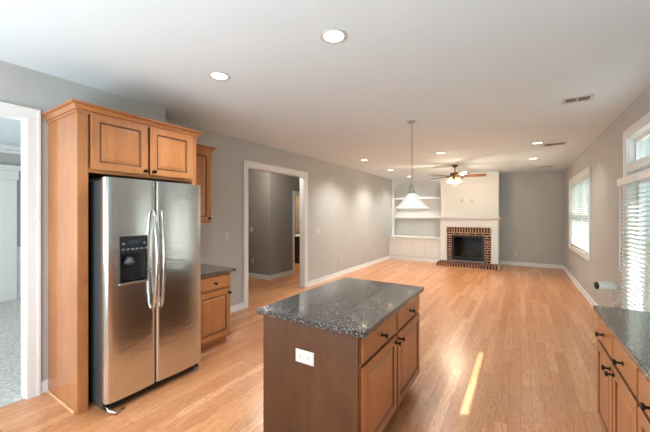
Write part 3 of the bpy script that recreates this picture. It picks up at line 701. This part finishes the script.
# ------------------------------------------------------------------ ceiling fittings
def downlight(label, x, y, warm, energy, group=None):
    t = thing('recessed_light', label, 'ceiling light', (x, y, CEIL)); bm = bmesh.new()
    lathe(bm, [(.068,-.001),(.095,-.001),(.094,-.006),(.078,-.009),(.070,-.004)], 32, close=False)
    obj('trim_ring', bm, M['plate'], t, smooth=True)
    bm = bmesh.new(); lathe(bm, [(.069,-.0005),(.069,-.003),(.05,-.004)], 32); obj('lens', bm, M['ledw' if warm else 'led'], t)
    lamp('downlight_beam', 'SPOT', (0, 0, -.02), energy, (1,.97,.91) if warm else (.88,.94,1), (0,0,-1), t, spot_size=R(135), spot_blend=.8, shadow_soft_size=.06)
DL = [(-1.11,-.35,0,60,'unseen recessed downlight added for fill behind the camera over the kitchen floor'), (-2.31,-.35,0,60,'unseen recessed downlight added for fill behind the camera by the carpeted room opening'),  # this pair is out of view, added to brighten the kitchen end
      (-1.11,1.88,0,60,'recessed downlight nearest the camera over the island'), (-2.31,1.87,0,60,'recessed downlight in front of the refrigerator cabinets'),
      (.26,6.61,1,34,'recessed downlight on the right side nearer the patio door'), (.25,8.41,1,40,'recessed downlight on the right side nearer the back wall'),
      (-1.38,6.65,1,70,'recessed downlight in mid ceiling before the fan'), (-3.06,6.57,1,95,'recessed downlight along left wall nearest the doorway'),
      (-3.12,8.47,1,95,'recessed downlight along left wall, second from doorway'), (-3.14,10.25,1,70,'recessed downlight in front of the bookcase arch')]
for x, y, wm_, e, lab in DL: downlight(lab, x, y, wm_, e)
def vent(label, x, y, w_, l_, rz):
    t = thing('ceiling_vent', label, 'vent', (x, y, CEIL), rz); bm = bmesh.new()
    a, b = w_/2, l_/2
    for q in ((-a, a, -b, -b+.03), (-a, a, b-.03, b), (-a, -a+.03, -b+.03, b-.03), (a-.03, a, -b+.03, b-.03)): box(bm, q[0], q[1], q[2], q[3], -.008, -.001)
    obj('frame', bm, M['vent'], t, bevel=.002); bm = bmesh.new(); box(bm, -a+.03, a-.03, -b+.03, b-.03, -.003, -.001); obj('backing', bm, M['ventdark'], t)
    bm = bmesh.new(); n = 4
    for i in range(n):
        yy = -b+.04+(l_-.08)*i/(n-1); box(bm, -a+.03, a-.03, yy-.003, yy+.003, -.0045, -.003)
    box(bm, -.006, .006, -b+.03, b-.03, -.006, -.003)
    obj('louvres', bm, M['vent'], t)
vent('white ceiling vent nearest the camera on the right', .53, 4.33, .27, .20, 0)
vent('white ceiling vent midway, between downlights and right wall', .53, 6.88, .34, .24, 0)
vent('white ceiling vent farthest away by the back right corner', .56, 10.0, .34, .24, 0)

# pendant
pn = thing('pendant_lamp', 'white alabaster glass bell pendant hanging on a nickel chain', 'pendant lamp', (-1.24, 4.18, CEIL))
bm = bmesh.new(); lathe(bm, [(.065,-.001),(.065,-.008),(.05,-.022),(.018,-.035),(.008,-.045)], 28); obj('canopy', bm, M['nickel'], pn, smooth=True)
bm = bmesh.new(); z = -.05; k = 0
while z > -.83:
    pts = []
    for i in range(13):
        a_ = 2*math.pi*i/12; h_, r_ = math.sin(a_)*.019, math.cos(a_)*.009
        pts.append((r_ if k % 2 else 0, 0 if k % 2 else r_, z-.015+h_))
    tube(bm, pts, .0025, 6); z -= .030; k += 1
obj('chain', bm, M['nickel'], pn, smooth=True)
bm = bmesh.new(); tube(bm, [(.004,.004,-.04+0*0), (.006,-.004,-.4), (.004,.004,-.84)], .0022, 6); obj('power_cord', bm, M['grey'], pn)
bm = bmesh.new(); lathe(bm, [(.006,-.84),(.012,-.845),(.022,-.855),(.022,-.87),(.034,-.885),(.038,-.92),(.034,-.95),(.046,-.965),(.046,-.975),(.03,-.98)], 24); obj('socket_cap', bm, M['nickel'], pn, smooth=True)
prof = []
for i in range(17):
    u = i/16; prof.append((.04+.075*math.sin(min(1, u*1.5)*math.pi/2)+.108*u**3, -.972-.198*u**.9))
full = prof+[(prof[-1][0]+.006, prof[-1][1]-.004)]+[(r_-.005, z) for r_, z in prof[::-1]]
bm = bmesh.new(); lathe(bm, full, 40, close=False); obj('lamp_shade', bm, M['shade'], pn, smooth=True)
bm = bmesh.new(); lathe(bm, [(.012,-.97),(.014,-1.0),(.03,-1.04),(.03,-1.06),(.012,-1.085)], 20); obj('bulb', bm, M['bulb'], pn, smooth=True)
lamp('pendant_glow', 'POINT', (0, 0, -1.13), 4, (1,.93,.82), None, pn, shadow_soft_size=.03)

# ceiling fan
fn = thing('ceiling_fan', 'five-blade ceiling fan with amber glass lights before the fireplace', 'ceiling fan', (-1.41, 8.48, CEIL))
bm = bmesh.new(); lathe(bm, [(.075,-.001),(.075,-.02),(.05,-.055),(.02,-.07)], 28); obj('canopy', bm, M['brass'], fn, smooth=True)
bm = bmesh.new(); lathe(bm, [(.012,-.05),(.012,-.2)], 16); obj('downrod', bm, M['brass'], fn, smooth=True)
bm = bmesh.new(); lathe(bm, [(.02,-.185),(.05,-.19),(.10,-.205),(.118,-.23),(.118,-.27),(.10,-.29),(.06,-.30)], 32); obj('motor', bm, M['brass'], fn, smooth=True)
bm = bmesh.new(); lathe(bm, [(.035,-.295),(.055,-.31),(.055,-.35),(.03,-.37),(.012,-.385)], 24); obj('light_kit', bm, M['brass'], fn, smooth=True)
for k in range(5):
    ang = R(14+72*k)
    bm = bmesh.new(); outline = [(.20,-.055),(.30,-.066),(.62,-.072),(.70,-.064),(.725,-.03),(.725,.03),(.70,.064),(.62,.072),(.30,.066),(.20,.055)]
    extrude_poly(bm, [Vector((x, y, -.004)) for x, y in outline], (0,0,.008))
    bm.transform(Matrix.Translation((0,0,-.285)) @ rotz(ang) @ Matrix.Rotation(R(-18), 4, 'X')); bl = obj('blade', bm, M['blade'], fn)
    bm = bmesh.new(); tube(bm, [(.09,0,.02),(.15,.0,-.0),(.2,.02,-.01),(.26,.03,-.008)], .009, 8); tube(bm, [(.15,0,0),(.2,-.02,-.01),(.26,-.03,-.008)], .008, 8)
    bm.transform(Matrix.Translation((0,0,-.285)) @ rotz(ang)); obj('blade_iron', bm, M['brass'], bl, smooth=True)
for k in range(4):
    ang = R(30+90*k); m4 = Matrix.Translation((.085*math.cos(ang), .085*math.sin(ang), -.33)) @ rotz(ang) @ Matrix.Rotation(R(-26), 4, 'Y')
    bm = bmesh.new(); prof = [(.022,0),(.026,-.02),(.042,-.06),(.056,-.10),(.066,-.125)]
    lathe(bm, prof+[(r_-.004, z) for r_, z in prof[::-1]], 24, m4, close=False); sh = obj('glass_shade', bm, M['fshade'], fn, smooth=True)
    bm = bmesh.new(); tube(bm, [(.03*math.cos(ang), .03*math.sin(ang), -.335), (.085*math.cos(ang), .085*math.sin(ang), -.325)], .010, 8); obj('lamp_arm', bm, M['brass'], fn)
    lamp('fan_lamp_glow', 'POINT', (.13*math.cos(ang), .13*math.sin(ang), -.50), 9, (1,.84,.62), None, fn, shadow_soft_size=.04)
for x_ in (-.02, .03):
    bm = bmesh.new(); tube(bm, [(x_,0,-.37),(x_,0,-.52)], .0025, 6); lathe(bm, [(.003,-.52),(.008,-.535),(.003,-.55)], 10, Matrix.Translation((x_,0,0))); obj('pull_chain', bm, M['brass'], fn)

# ------------------------------------------------------------------ powder room beyond the hall
vn = thing('bathroom_vanity', 'dark wooden vanity in the lit room beyond the hall', 'vanity', (-5.75, 8.3, 0))
obj('cabinet_body', boxes((-.5, .5, -.35, .35, 0, .86)), M['vanity'], vn, bevel=.005)
obj('vanity_top', boxes((-.53, .515, -.37, .37, .86, .90)), M['cream'], vn, bevel=.006)
mr = thing('vanity_mirror', 'framed mirror above the dark vanity beyond the hall', 'mirror', (-5.75, 9.2, 1.1))
obj('glass', boxes((-.45, .45, -.015, -.01, 0, .9)), M['mirror'], mr); obj('frame', boxes((-.5, -.45, -.03, 0, -.05, .95), (.45, .5, -.03, 0, -.05, .95), (-.45, .45, -.03, 0, -.05, 0), (-.45, .45, -.03, 0, .9, .95)), M['vanity'], mr)
hc = thing('hall_fill_light', 'unseen round flush light added to brighten the hall beyond the doorway', 'ceiling light', (-4.6, 4.9, CEIL))  # made-up fixture out of view, brightens the hall
bm = bmesh.new(); lathe(bm, [(.14,-.001),(.14,-.02),(.12,-.03)], 28); obj('base', bm, M['nickel'], hc)
bm = bmesh.new(); lathe(bm, [(.118,-.031),(.11,-.06),(.07,-.085),(.02,-.095)], 28); obj('diffuser', bm, M['bulb'], hc, smooth=True)
lamp('hall_fill_glow', 'POINT', (0, 0, -.2), 18, (1,.93,.84), None, hc, shadow_soft_size=.1)
lamp('daylight_den', 'AREA', (-6, Y0+.1, 1.6), 38, (1,.98,.95), (0,1,0), shape='RECTANGLE', size=3, size_y=1.8)
lamp('powder_room_lamp', 'POINT', (-5.75, 8.0, 2.5), 55, (1,.72,.42), None, None, shadow_soft_size=.1)

# ------------------------------------------------------------------ groups of repeats
GROUPS = {'recessed_light': 'recessed downlights in the ceiling', 'ceiling_vent': 'white ceiling vents', 'wall_outlet': 'white wall outlets',
          'light_switch': 'white switch plates', 'speaker_plate': 'small plates high on the walls', 'cable_plate': 'plates above the mantel',
          'window_blind': 'blinds in the far window', 'patio_blind': 'blinds on the patio door', 'base_cabinet': 'maple kitchen base cabinets', 'countertop': 'granite countertops'}
for o in S.objects:
    k = o.name.split('.')[0]
    if k in GROUPS and o.parent is None: o['group'] = GROUPS[k]
